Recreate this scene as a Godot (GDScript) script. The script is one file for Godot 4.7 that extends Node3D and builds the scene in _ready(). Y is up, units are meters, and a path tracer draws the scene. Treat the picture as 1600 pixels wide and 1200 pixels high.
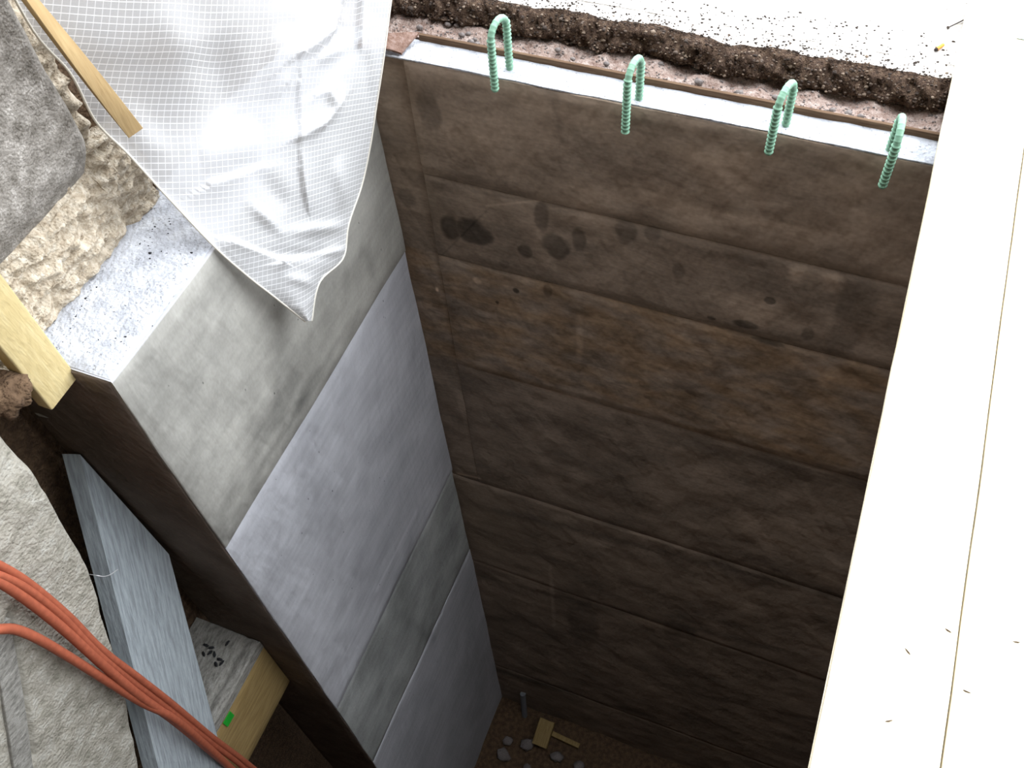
extends Node3D
# A deep concrete pit beside an old stone foundation, seen from above.
# Axes: x along the back wall, y up (0 = top of the walls), z towards the viewer.

var nz := FastNoiseLite.new()      # general relief noise, sampled in metres
var taken := {}
const FLOOR_Y := -5.51

# ------------------------------------------------------------------ helpers
func numbered(called: String) -> String:
	if not taken.has(called):
		taken[called] = 0
		return called
	taken[called] += 1
	return "%s_%03d" % [called, taken[called]]

func tag(o: Node3D, label: String, category: String, group := "", kind := "") -> void:
	o.set_meta("label", label)
	o.set_meta("category", category)
	if group != "":
		o.set_meta("group", group)
	if kind != "":
		o.set_meta("kind", kind)

func thing(called: String, label: String, category: String, at := Vector3.ZERO, group := "", kind := "") -> Node3D:
	var o := Node3D.new()
	o.name = numbered(called)
	add_child(o)
	o.position = at
	tag(o, label, category, group, kind)
	return o

func obj(called: String, mesh: Mesh, m: Material, parent: Node3D = self) -> MeshInstance3D:
	var o := MeshInstance3D.new()
	o.name = numbered(called) if parent == self else called
	o.mesh = mesh
	o.material_override = m
	o.cast_shadow = GeometryInstance3D.SHADOW_CASTING_SETTING_ON
	parent.add_child(o, true)
	return o

func noise(seed_: int, freq: float, octaves := 4) -> FastNoiseLite:
	var n := FastNoiseLite.new()
	n.seed = seed_
	n.noise_type = FastNoiseLite.TYPE_SIMPLEX_SMOOTH
	n.frequency = freq
	n.fractal_octaves = octaves
	return n

func begin() -> SurfaceTool:
	var st := SurfaceTool.new()
	st.begin(Mesh.PRIMITIVE_TRIANGLES)
	return st

func finish(st: SurfaceTool) -> ArrayMesh:
	st.generate_normals()
	st.index()
	return st.commit()

# a triangle whose front looks along n
func tri(st: SurfaceTool, a: Vector3, b: Vector3, c: Vector3, n: Vector3, ua := Vector2.ZERO, ub := Vector2.ZERO, uc := Vector2.ZERO) -> void:
	if (b - a).cross(c - a).dot(n) > 0.0:
		st.set_uv(ua); st.add_vertex(a)
		st.set_uv(uc); st.add_vertex(c)
		st.set_uv(ub); st.add_vertex(b)
	else:
		st.set_uv(ua); st.add_vertex(a)
		st.set_uv(ub); st.add_vertex(b)
		st.set_uv(uc); st.add_vertex(c)

func quad(st: SurfaceTool, a: Vector3, b: Vector3, c: Vector3, d: Vector3, n: Vector3, uvs := [Vector2.ZERO, Vector2.ZERO, Vector2.ZERO, Vector2.ZERO]) -> void:
	tri(st, a, b, c, n, uvs[0], uvs[1], uvs[2])
	tri(st, a, c, d, n, uvs[0], uvs[2], uvs[3])

func marks(length: float, n: int, b: float) -> Array:
	var out := [0.0]
	if b > 0.0:
		out.append(b * 0.3)
		out.append(b)
	for i in range(1, n):
		var t := length * i / n
		if t > b * 1.2 and t < length - b * 1.2:
			out.append(t)
	if b > 0.0:
		out.append(length - b)
		out.append(length - b * 0.3)
	out.append(length)
	return out

# A thick slab: front face U x V (outward U cross V) with relief, rims and back. O = corner of the front face.
func slab(o: Vector3, u: Vector3, v: Vector3, w: float, h: float, d: float, nu: int, nv: int, relief: Callable, uvf: Callable, bevel := 0.004, ragged := 0.0) -> ArrayMesh:
	var n := u.cross(v).normalized()
	var us := marks(w, nu, bevel)
	var vs := marks(h, nv, bevel)
	var g := []
	for j in vs.size():
		var row := []
		for i in us.size():
			var a: float = us[i]
			var b: float = vs[j]
			var p: Vector3 = o + u * a + v * b
			var e: float = minf(minf(a, w - a), minf(b, h - b))
			var dn: float = relief.call(p)
			if bevel > 0.0 and e < bevel:
				dn -= bevel * pow(1.0 - e / bevel, 2.0)
			if ragged > 0.0:
				var k := ragged * nz.get_noise_3dv(p * 160.0)
				if i == 0 or i == us.size() - 1: p += u * k
				if j == 0 or j == vs.size() - 1: p += v * k
			row.append(p + n * dn)
		g.append(row)
	var st := begin()
	st.set_smooth_group(1)
	for j in vs.size() - 1:
		for i in us.size() - 1:
			var q := [g[j][i], g[j][i + 1], g[j + 1][i + 1], g[j + 1][i]]
			quad(st, q[0], q[1], q[2], q[3], n, [uvf.call(q[0]), uvf.call(q[1]), uvf.call(q[2]), uvf.call(q[3])])
	st.set_smooth_group(-1)
	var back := func(p: Vector3) -> Vector3:
		return p - n * ((p - o).dot(n) + d)
	for i in us.size() - 1:
		for s in [[0, -1.0], [vs.size() - 1, 1.0]]:
			var a: Vector3 = g[s[0]][i]
			var b: Vector3 = g[s[0]][i + 1]
			quad(st, a, b, back.call(b), back.call(a), v * s[1], [uvf.call(a), uvf.call(b), uvf.call(back.call(b)), uvf.call(back.call(a))])
	for j in vs.size() - 1:
		for s in [[0, -1.0], [us.size() - 1, 1.0]]:
			var a: Vector3 = g[j][s[0]]
			var b: Vector3 = g[j + 1][s[0]]
			quad(st, a, b, back.call(b), back.call(a), u * s[1], [uvf.call(a), uvf.call(b), uvf.call(back.call(b)), uvf.call(back.call(a))])
	quad(st, back.call(g[0][0]), back.call(g[0][-1]), back.call(g[-1][-1]), back.call(g[-1][0]), -n)
	return finish(st)

func flat_relief(_p: Vector3) -> float:
	return 0.0

func no_uv(_p: Vector3) -> Vector2:
	return Vector2.ZERO

# A timber: box between two points with rounded long edges; side = direction of its broad face normal
func timber(a: Vector3, b: Vector3, facing: Vector3, broad: float, thick: float, twist := 0.0, wob := 0.0) -> ArrayMesh:
	var along := (b - a).normalized()
	var f0 := (facing - along * facing.dot(along)).normalized()
	var r := minf(thick, broad) * 0.12
	var prof := []
	for c in [[1, 1], [-1, 1], [-1, -1], [1, -1]]:
		var cx: float = c[0] * (broad * 0.5 - r)
		var cy: float = c[1] * (thick * 0.5 - r)
		var a0: float = atan2(c[1], c[0]) - PI / 4
		for k in 4:
			var t := a0 + PI / 2 * k / 3.0
			prof.append(Vector2(cx + cos(t) * r, cy + sin(t) * r))
	var n := 14
	var rings := []
	for i in n + 1:
		var t := float(i) / n
		var f := f0.rotated(along, twist * t)
		var s := f.cross(along)
		var ring := []
		for p in prof:
			var q: Vector3 = a.lerp(b, t) + s * p.x + f * p.y
			ring.append(q + f * wob * nz.get_noise_3dv(q * 30.0))
		rings.append(ring)
	var st := begin()
	st.set_smooth_group(1)
	for i in n:
		for k in prof.size():
			var k2: int = (k + 1) % prof.size()
			var mid: Vector3 = (rings[i][k] + rings[i][k2]) * 0.5
			quad(st, rings[i][k], rings[i][k2], rings[i + 1][k2], rings[i + 1][k], mid - a.lerp(b, float(i) / n))
	st.set_smooth_group(-1)
	for k in range(1, prof.size() - 1):
		tri(st, rings[0][0], rings[0][k], rings[0][k + 1], -along)
		tri(st, rings[n][0], rings[n][k], rings[n][k + 1], along)
	return finish(st)

# A tube along points; radii may be one value per point
func tube(pts: Array, radii: Array, sides: int, st: SurfaceTool) -> void:
	var n := pts.size()
	var rings := []
	var up := Vector3.UP
	for i in n:
		var t: Vector3 = (pts[mini(i + 1, n - 1)] - pts[maxi(i - 1, 0)]).normalized()
		if i == 0:
			up = t.cross(Vector3(0.31, 0.72, 0.62)).normalized()
		up = (up - t * up.dot(t)).normalized()
		var s := t.cross(up)
		var ring := []
		for k in sides:
			var a := TAU * k / sides
			ring.append(pts[i] + (up * cos(a) + s * sin(a)) * radii[i])
		rings.append(ring)
	st.set_smooth_group(1)
	for i in n - 1:
		for k in sides:
			var k2 := (k + 1) % sides
			quad(st, rings[i][k], rings[i][k2], rings[i + 1][k2], rings[i + 1][k], (rings[i][k] + rings[i][k2]) * 0.5 - pts[i])
	st.set_smooth_group(-1)
	for k in range(1, sides - 1):
		tri(st, rings[0][0], rings[0][k], rings[0][k + 1], pts[0] - pts[1])
		tri(st, rings[n - 1][0], rings[n - 1][k], rings[n - 1][k + 1], pts[n - 1] - pts[n - 2])

func smooth_path(pts: Array, step: float) -> Array:
	var c := Curve3D.new()
	c.bake_interval = step
	for i in pts.size():
		var a: Vector3 = pts[maxi(i - 1, 0)]
		var b: Vector3 = pts[mini(i + 1, pts.size() - 1)]
		var h: Vector3 = (b - a) / 6.0
		c.add_point(pts[i], -h, h)
	return Array(c.get_baked_points())

# A lumpy stone: a sphere grid pushed about by noise, added to st
func lump(st: SurfaceTool, at: Vector3, size: Vector3, sd: float, rings := 5, sides := 8, rough := 0.35) -> void:
	var turn := Basis.from_euler(Vector3(sd * 1.7, sd * 2.9, sd * 0.6))
	var g := []
	for j in rings + 1:
		var row := []
		for i in sides:
			var th := PI * j / rings
			var ph := TAU * i / sides
			var d := Vector3(sin(th) * cos(ph), cos(th), sin(th) * sin(ph))
			var r := 1.0 + rough * nz.get_noise_3dv(d * 60.0 + Vector3(sd * 91.0, sd * 37.0, 0.0))
			row.append(at + turn * (d * r) * size)
		g.append(row)
	st.set_smooth_group(1)
	for j in rings:
		for i in sides:
			var i2 := (i + 1) % sides
			var m: Vector3 = (g[j][i] + g[j + 1][i2]) * 0.5 - at
			if j > 0:
				tri(st, g[j][i], g[j][i2], g[j + 1][i2], m)
			if j < rings - 1:
				tri(st, g[j][i], g[j + 1][i2], g[j + 1][i], m)

func lump_mesh(size: Vector3, sd: float, rings := 6, sides := 9, rough := 0.4) -> ArrayMesh:
	var st := begin()
	lump(st, Vector3.ZERO, size, sd, rings, sides, rough)
	return finish(st)

# ------------------------------------------------------------------ materials
func ramp_texture(colors: Array, n: FastNoiseLite, fine: FastNoiseLite, fine_amount: float, size := 512) -> ImageTexture:
	var a := n.get_seamless_image(size, size)
	var b := fine.get_seamless_image(size, size)
	a.convert(Image.FORMAT_L8)
	b.convert(Image.FORMAT_L8)
	var da := a.get_data()
	var db := b.get_data()
	var lut := []
	for i in 256:
		var t := i / 255.0 * (colors.size() - 1)
		var k := mini(int(t), colors.size() - 2)
		lut.append(colors[k].lerp(colors[k + 1], t - k))
	var out := PackedByteArray()
	out.resize(size * size * 3)
	for i in size * size:
		var t: float = da[i] + (db[i] - 128.0) * fine_amount
		var c: Color = lut[clampi(int(t), 0, 255)]
		out[i * 3] = c.r8
		out[i * 3 + 1] = c.g8
		out[i * 3 + 2] = c.b8
	return ImageTexture.create_from_image(Image.create_from_data(size, size, false, Image.FORMAT_RGB8, out))

func bump_texture(n: FastNoiseLite, strength: float, size := 512) -> ImageTexture:
	var a := n.get_seamless_image(size, size)
	a.convert(Image.FORMAT_RGBA8)
	a.bump_map_to_normal_map(strength)
	return ImageTexture.create_from_image(a)

# metres = how much of the world one tile covers (per axis)
func grained(colors: Array, metres: Vector3, coarse: float, fine: float, fine_amount: float, rough: float, bump: float, sd: int, size := 512) -> StandardMaterial3D:
	var m := StandardMaterial3D.new()
	m.albedo_texture = ramp_texture(colors, noise(sd, coarse, 4), noise(sd + 7, fine, 3), fine_amount, size)
	m.roughness = rough
	m.metallic_specular = 0.3
	m.uv1_triplanar = true
	m.uv1_scale = Vector3(1.0 / metres.x, 1.0 / metres.y, 1.0 / metres.z)
	if bump > 0.0:
		m.normal_enabled = true
		m.normal_texture = bump_texture(noise(sd + 11, fine * 0.7, 4), bump, size)
	return m

func plain(c: Color, rough := 0.8, metal := 0.0) -> StandardMaterial3D:
	var m := StandardMaterial3D.new()
	m.albedo_color = c
	m.roughness = rough
	m.metallic = metal
	return m

# soft-edged blot: 1 inside, 0 outside, wobbling outline
func blot(p: Vector2, c: Vector2, r: Vector2, soft: float, wob: FastNoiseLite, amount := 0.35) -> float:
	var q := (p - c) / r
	var d := q.length() + amount * wob.get_noise_2d(p.x * 9.0, p.y * 9.0)
	return 1.0 - smoothstep(1.0 - soft, 1.0 + soft, d)

# distance based streak along a segment
func streak(p: Vector2, a: Vector2, b: Vector2, w: float) -> float:
	var ab := b - a
	var t := clampf((p - a).dot(ab) / ab.length_squared(), 0.0, 1.0)
	return exp(-pow(p.distance_to(a + ab * t) / w, 2.0))

const BACK_W := 3.4
const BACK_H := 5.6
func back_wall_texture() -> ImageTexture:
	var W := 1500
	var H := 1150
	var mott := noise(3, 2.6, 4)
	var big := noise(5, 0.9, 2)
	var grain := noise(9, 1.0, 3)
	var wob := noise(12, 1.0, 3)
	var dirt := noise(15, 5.5, 3)
	# dark damp blots seen on the wall: centre, radii
	var wet := [
		[Vector2(0.185, -0.585), Vector2(0.034, 0.05), 0.55], [Vector2(0.268, -0.586), Vector2(0.055, 0.052), 0.6], [Vector2(0.241, -0.578), Vector2(0.04, 0.034), 0.55],
		[Vector2(0.492, -0.451), Vector2(0.022, 0.06), 0.3], [Vector2(0.534, -0.557), Vector2(0.04, 0.055), 0.42], [Vector2(0.434, -0.613), Vector2(0.022, 0.026), 0.38],
		[Vector2(0.609, -0.513), Vector2(0.022, 0.045), 0.28], [Vector2(0.747, -0.427), Vector2(0.03, 0.05), 0.26], [Vector2(0.825, -0.412), Vector2(0.022, 0.03), 0.22],
		[Vector2(0.043, -0.514), Vector2(0.03, 0.04), 0.25], [Vector2(0.179, -0.138), Vector2(0.035, 0.07), 0.22], [Vector2(0.360, -0.699), Vector2(0.018, 0.02), 0.22],
		[Vector2(0.908, -0.538), Vector2(0.02, 0.03), 0.2], [Vector2(0.501, -0.772), Vector2(0.015, 0.03), 0.25],
		[Vector2(1.175, -0.565), Vector2(0.014, 0.014), 0.5], [Vector2(1.124, -0.691), Vector2(0.036, 0.016), 0.5], [Vector2(1.023, -0.701), Vector2(0.014, 0.008), 0.45],
		[Vector2(1.198, -0.745), Vector2(0.05, 0.014), 0.45], [Vector2(0.392, -0.816), Vector2(0.011, 0.011), 0.6], [Vector2(0.318, -0.901), Vector2(0.006, 0.008), 0.5],
		[Vector2(1.299, -0.664), Vector2(0.018, 0.03), 0.25], [Vector2(0.623, -3.540), Vector2(0.09, 0.35), 0.22], [Vector2(1.133, -3.168), Vector2(0.08, 0.2), 0.18],
		[Vector2(1.398, -0.562), Vector2(0.05, 0.2), 0.16], [Vector2(-0.057, -1.584), Vector2(0.06, 0.3), 0.15]]
	var pale := [
		[Vector2(1.226, -0.434), Vector2(0.022, 0.03), 0.30], [Vector2(1.321, -0.430), Vector2(0.026, 0.034), 0.26], [Vector2(1.165, -0.654), Vector2(0.04, 0.05), 0.12],
		[Vector2(1.122, -0.613), Vector2(0.10, 0.06), 0.14], [Vector2(1.362, -0.817), Vector2(0.07, 0.06), 0.18], [Vector2(1.032, -1.000), Vector2(0.10, 0.07), 0.12],
		[Vector2(0.608, -0.975), Vector2(0.012, 0.12), 0.16], [Vector2(0.912, -1.091), Vector2(0.06, 0.05), 0.12], [Vector2(1.446, -0.860), Vector2(0.08, 0.05), 0.15],
		[Vector2(0.255, -0.815), Vector2(0.012, 0.012), 0.3], [Vector2(0.095, -0.922), Vector2(0.006, 0.012), 0.5], [Vector2(0.247, -1.297), Vector2(0.06, 0.03), 0.12],
		[Vector2(0.450, -3.281), Vector2(0.012, 0.35), 0.14], [Vector2(1.171, -3.222), Vector2(0.03, 0.06), 0.16], [Vector2(1.354, -1.875), Vector2(0.16, 0.12), 0.08]]
	var lines := [  # thin scratches, pale trowel lines and broad dark bands along the joints
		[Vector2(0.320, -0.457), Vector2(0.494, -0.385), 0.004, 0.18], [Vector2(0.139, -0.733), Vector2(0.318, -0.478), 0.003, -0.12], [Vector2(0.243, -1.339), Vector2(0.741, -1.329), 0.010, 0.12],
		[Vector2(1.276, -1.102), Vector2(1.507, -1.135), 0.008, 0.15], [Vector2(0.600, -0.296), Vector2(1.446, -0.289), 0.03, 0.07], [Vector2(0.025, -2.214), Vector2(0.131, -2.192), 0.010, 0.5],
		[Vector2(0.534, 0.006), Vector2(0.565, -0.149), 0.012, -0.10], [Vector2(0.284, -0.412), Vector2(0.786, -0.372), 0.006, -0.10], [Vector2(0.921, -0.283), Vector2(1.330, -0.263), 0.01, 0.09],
		[Vector2(0.011, -2.484), Vector2(1.784, -2.215), 0.05, -0.14], [Vector2(0.960, -1.428), Vector2(1.662, -1.357), 0.05, -0.16], [Vector2(0.026, -4.903), Vector2(1.054, -4.694), 0.05, -0.2],  # the band below the third joint paints in the shade of its recess
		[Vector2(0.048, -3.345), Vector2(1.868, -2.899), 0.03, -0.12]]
	var img := Image.create(W, H, false, Image.FORMAT_RGB8)
	for y in H:
		var wy := -BACK_H * (y + 0.5) / H
		var lift_tone := 1.0
		var warm := 0.0
		if wy > -0.386: lift_tone = 1.04
		elif wy > -0.733: lift_tone = 0.98
		elif wy > -1.33:
			lift_tone = 0.98
			warm = 1.0
		elif wy > -2.23: lift_tone = 0.96
		var wet_row := wet.filter(func(s): return absf(wy - s[0].y) < s[1].y * 2.0)
		var pale_row := pale.filter(func(s): return absf(wy - s[0].y) < s[1].y * 2.2)
		var line_row := lines.filter(func(s): return wy < maxf(s[0].y, s[1].y) + 0.12 and wy > minf(s[0].y, s[1].y) - 0.12)
		for x in W:
			var wx := BACK_W * (x + 0.5) / W
			var p := Vector2(wx, wy)
			var v := lift_tone
			v += 0.16 * mott.get_noise_2d(wx * 1.4, wy * 2.4)
			v += 0.08 * grain.get_noise_2d(wx * 3.0, wy * 60.0 + 2.5 * big.get_noise_2d(wx * 2.0, wy))
			v += 0.10 * grain.get_noise_2d(wx * 45.0, wy * 90.0)
			v += 0.12 * big.get_noise_2d(wx * 2.0, wy * 2.0)
			var w := warm * clampf(0.5 + 1.2 * dirt.get_noise_2d(wx * 0.8, wy * 1.6), 0.0, 1.0)
			v += warm * 0.14 * dirt.get_noise_2d(wx * 2.2 + 5.0, wy * 4.0)
			var damp := 0.0
			for s in wet_row:
				if absf(wx - s[0].x) < s[1].x * 2.0:
					damp = maxf(damp, s[2] * 0.72 * blot(p, s[0], s[1], 0.22, wob))
			v *= 1.0 - damp
			for s in pale_row:
				if absf(wx - s[0].x) < s[1].x * 2.2:
					v += s[2] * blot(p, s[0], s[1], 0.6, wob, 0.6)
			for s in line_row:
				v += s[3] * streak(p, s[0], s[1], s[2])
			v = maxf(v, 0.2)
			var c := Color(0.575, 0.512, 0.450).lerp(Color(0.580, 0.490, 0.395), w)
			img.set_pixel(x, y, Color(c.r * v, c.g * v, c.b * v))
	return ImageTexture.create_from_image(img)

const LEFT_W := 1.4
func left_wall_texture() -> ImageTexture:
	var W := 768
	var H := 1536
	var mott := noise(23, 2.2, 4)
	var big := noise(25, 0.9, 2)
	var grain := noise(29, 1.0, 3)
	var wob := noise(32, 1.0, 3)
	# centre (z, y), radii, strength of the darker damp patches, flows and a painted tarp shadow
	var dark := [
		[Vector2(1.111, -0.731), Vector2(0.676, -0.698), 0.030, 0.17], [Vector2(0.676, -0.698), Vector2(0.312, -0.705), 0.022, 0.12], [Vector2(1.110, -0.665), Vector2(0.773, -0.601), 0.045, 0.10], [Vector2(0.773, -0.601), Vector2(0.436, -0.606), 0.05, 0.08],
		[Vector2(0.647, -0.361), Vector2(0.685, -0.568), 0.07, 0.12], [Vector2(1.069, -0.183), Vector2(0.865, -0.201), 0.06, 0.08], [Vector2(0.864, -0.063), Vector2(0.792, -0.077), 0.03, 0.06], [Vector2(0.200, -0.562), Vector2(0.193, -0.654), 0.03, 0.12],  # first streak here paints the shadow of the tarp tip into the wall colour
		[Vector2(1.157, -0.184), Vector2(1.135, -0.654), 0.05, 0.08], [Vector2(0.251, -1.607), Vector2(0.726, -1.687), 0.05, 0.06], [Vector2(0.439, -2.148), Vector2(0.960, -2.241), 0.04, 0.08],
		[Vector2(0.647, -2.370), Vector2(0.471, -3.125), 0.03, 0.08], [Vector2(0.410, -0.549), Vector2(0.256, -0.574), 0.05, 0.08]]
	var pale := [
		[Vector2(0.325, -2.004), Vector2(0.689, -2.002), 0.018, 0.10], [Vector2(0.605, -1.935), Vector2(0.940, -2.000), 0.02, 0.05], [Vector2(0.649, -2.755), Vector2(0.973, -2.719), 0.02, 0.06],
		[Vector2(1.008, -0.440), Vector2(0.775, -0.537), 0.03, 0.05], [Vector2(0.364, -3.035), Vector2(1.012, -2.990), 0.03, 0.06]]
	var img := Image.create(W, H, false, Image.FORMAT_RGB8)
	var rng := RandomNumberGenerator.new()
	rng.seed = 4
	for y in H:
		var wy := -BACK_H * (y + 0.5) / H
		var c := Color(0.684, 0.686, 0.700)
		var rough := 0.5
		if wy > -0.766:
			c = Color(0.632, 0.624, 0.594)
			rough = 1.0
		elif wy < -2.2 and wy > -3.02:
			c = Color(0.610, 0.618, 0.606)
			rough = 1.4
		for x in W:
			var wx := LEFT_W * (x + 0.5) / W - 0.15
			var p := Vector2(wx, wy)
			var v := 1.0
			v += 0.12 * rough * mott.get_noise_2d(wx * 1.5, wy * 1.5)
			v += 0.07 * big.get_noise_2d(wx * 2.0, wy * 1.5)
			v += 0.05 * grain.get_noise_2d(wx * 4.0, wy * 26.0)
			v += 0.04 * rough * grain.get_noise_2d(wx * 80.0, wy * 60.0)
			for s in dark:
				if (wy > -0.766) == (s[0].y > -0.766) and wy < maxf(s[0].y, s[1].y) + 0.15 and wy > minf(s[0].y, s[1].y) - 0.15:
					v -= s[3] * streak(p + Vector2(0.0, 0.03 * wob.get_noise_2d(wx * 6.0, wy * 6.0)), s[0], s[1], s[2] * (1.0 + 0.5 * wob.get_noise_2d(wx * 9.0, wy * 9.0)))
			for s in pale:
				if wy < maxf(s[0].y, s[1].y) + 0.15 and wy > minf(s[0].y, s[1].y) - 0.15:
					v += s[3] * streak(p, s[0], s[1], s[2])
			img.set_pixel(x, y, Color(c.r * v, c.g * v, c.b * v))
	for k in 160:  # pin holes and flecks
		var px := rng.randi_range(2, W - 4)
		var py := rng.randi_range(2, H - 4)
		var cc := img.get_pixel(px, py) * rng.randf_range(0.45, 0.8)
		for q in rng.randi_range(1, 4):
			img.set_pixel(px + q % 2, py + q / 2, cc)
	return ImageTexture.create_from_image(img)

func wall_material(t: Texture2D, rough: float, bump: float, sd: int) -> StandardMaterial3D:
	var m := StandardMaterial3D.new()
	m.albedo_texture = t
	m.roughness = rough
	m.metallic_specular = 0.3
	m.normal_enabled = true
	m.normal_texture = bump_texture(noise(sd, 0.02, 5), bump, 1024)
	m.normal_scale = 0.6
	return m

# light concrete with dark grit: a speckled top surface
func speckled(base: Array, metres: float, specks: int, speck: Color, sd: int) -> StandardMaterial3D:
	var m := grained(base, Vector3.ONE * metres, 0.012, 0.09, 0.35, 0.9, 3.0, sd, 512)
	var img: Image = m.albedo_texture.get_image()
	var rng := RandomNumberGenerator.new()
	rng.seed = sd
	for k in specks:
		var x := rng.randi_range(0, 508)
		var y := rng.randi_range(0, 508)
		var w := rng.randi_range(1, 4)
		var c := speck.lerp(img.get_pixel(x, y), rng.randf_range(0.0, 0.7))
		for q in w * 2:
			img.set_pixel(clampi(x + rng.randi_range(0, w), 0, 511), clampi(y + rng.randi_range(0, 2), 0, 511), c)
	m.albedo_texture = ImageTexture.create_from_image(img)
	return m

func tarp_material() -> StandardMaterial3D:
	var S := 64
	var img := Image.create(S, S, false, Image.FORMAT_RGBA8)
	var n := noise(51, 0.06, 3)
	for y in S:
		for x in S:
			var k := 0.02 * n.get_noise_2d(x, y)
			var c := Color(0.83 + k, 0.83 + k, 0.83 + k, 0.80)
			var dx := minf(x, S - x)
			var dy := minf(y, S - y)
			if dy < 5.0:
				c = Color(0.95, 0.95, 0.95, 0.97)
			elif dx < 3.5:
				c = Color(0.92, 0.92, 0.92, 0.93)
			img.set_pixel(x, y, c)
	var m := StandardMaterial3D.new()
	m.albedo_texture = ImageTexture.create_from_image(img)
	m.transparency = BaseMaterial3D.TRANSPARENCY_ALPHA
	m.cull_mode = BaseMaterial3D.CULL_DISABLED
	m.roughness = 0.45
	m.metallic_specular = 0.35
	m.backlight_enabled = true
	m.backlight = Color(0.66, 0.66, 0.66)
	return m

# ------------------------------------------------------------------ builders
func wavy(amount: float, f: float, sd: float) -> Callable:
	return func(p: Vector3) -> float:
		return amount * nz.get_noise_3dv(p * f + Vector3(sd, sd * 2.0, 0.0))

func rebar(at_back: Vector3, at_front: Vector3, top: float, label: String, m: Material) -> void:
	# one bent bar: rises out of the wall, turns over and hangs down in front of it
	var root := at_back
	var rad := 0.0088
	var mid := (at_back + at_front) * 0.5
	var side := Vector3(at_front.x - at_back.x, 0.0, at_front.z - at_back.z)
	var r := side.length() * 0.5
	side = side.normalized()
	var cy := top - r - rad
	var path := []
	var a := Vector3(at_back.x, -0.05, at_back.z)
	var b := Vector3(mid.x, cy, mid.z) - side * r
	for i in 41:
		path.append(a.lerp(b, i / 40.0))
	for i in range(1, 24):
		var t := PI * i / 24.0
		path.append(Vector3(mid.x, cy, mid.z) - side * cos(t) * r + Vector3.UP * sin(t) * r)
	var c := Vector3(mid.x, cy, mid.z) + side * r
	for i in 41:
		path.append(c.lerp(at_front, i / 40.0))
	# resample finely so that the rolled ribs are real rings
	var fine := []
	var radii := []
	var run := 0.0
	var total := 0.0
	for i in path.size() - 1:
		total += path[i].distance_to(path[i + 1])
	var step := 0.00142
	var left := 0.0
	for i in path.size() - 1:
		var len_: float = path[i].distance_to(path[i + 1])
		while left < len_:
			var p: Vector3 = path[i].lerp(path[i + 1], left / len_) - root
			fine.append(p)
			var ph := fmod(run, 0.0114) / 0.0114
			var on_bend := p.y + root.y > cy + 0.012
			var rib := (0.0006 if on_bend else 0.0025) * (1.0 if ph < 0.3 else 0.0)
			radii.append(rad - 0.0005 + rib)
			run += step
			left += step
		left -= len_
	var o := thing("rebar_hook", label, "rebar", root, "green rebar hooks on the back wall")
	var st := begin()
	tube(fine, radii, 12, st)
	obj("bar", finish(st), m, o)

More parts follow.
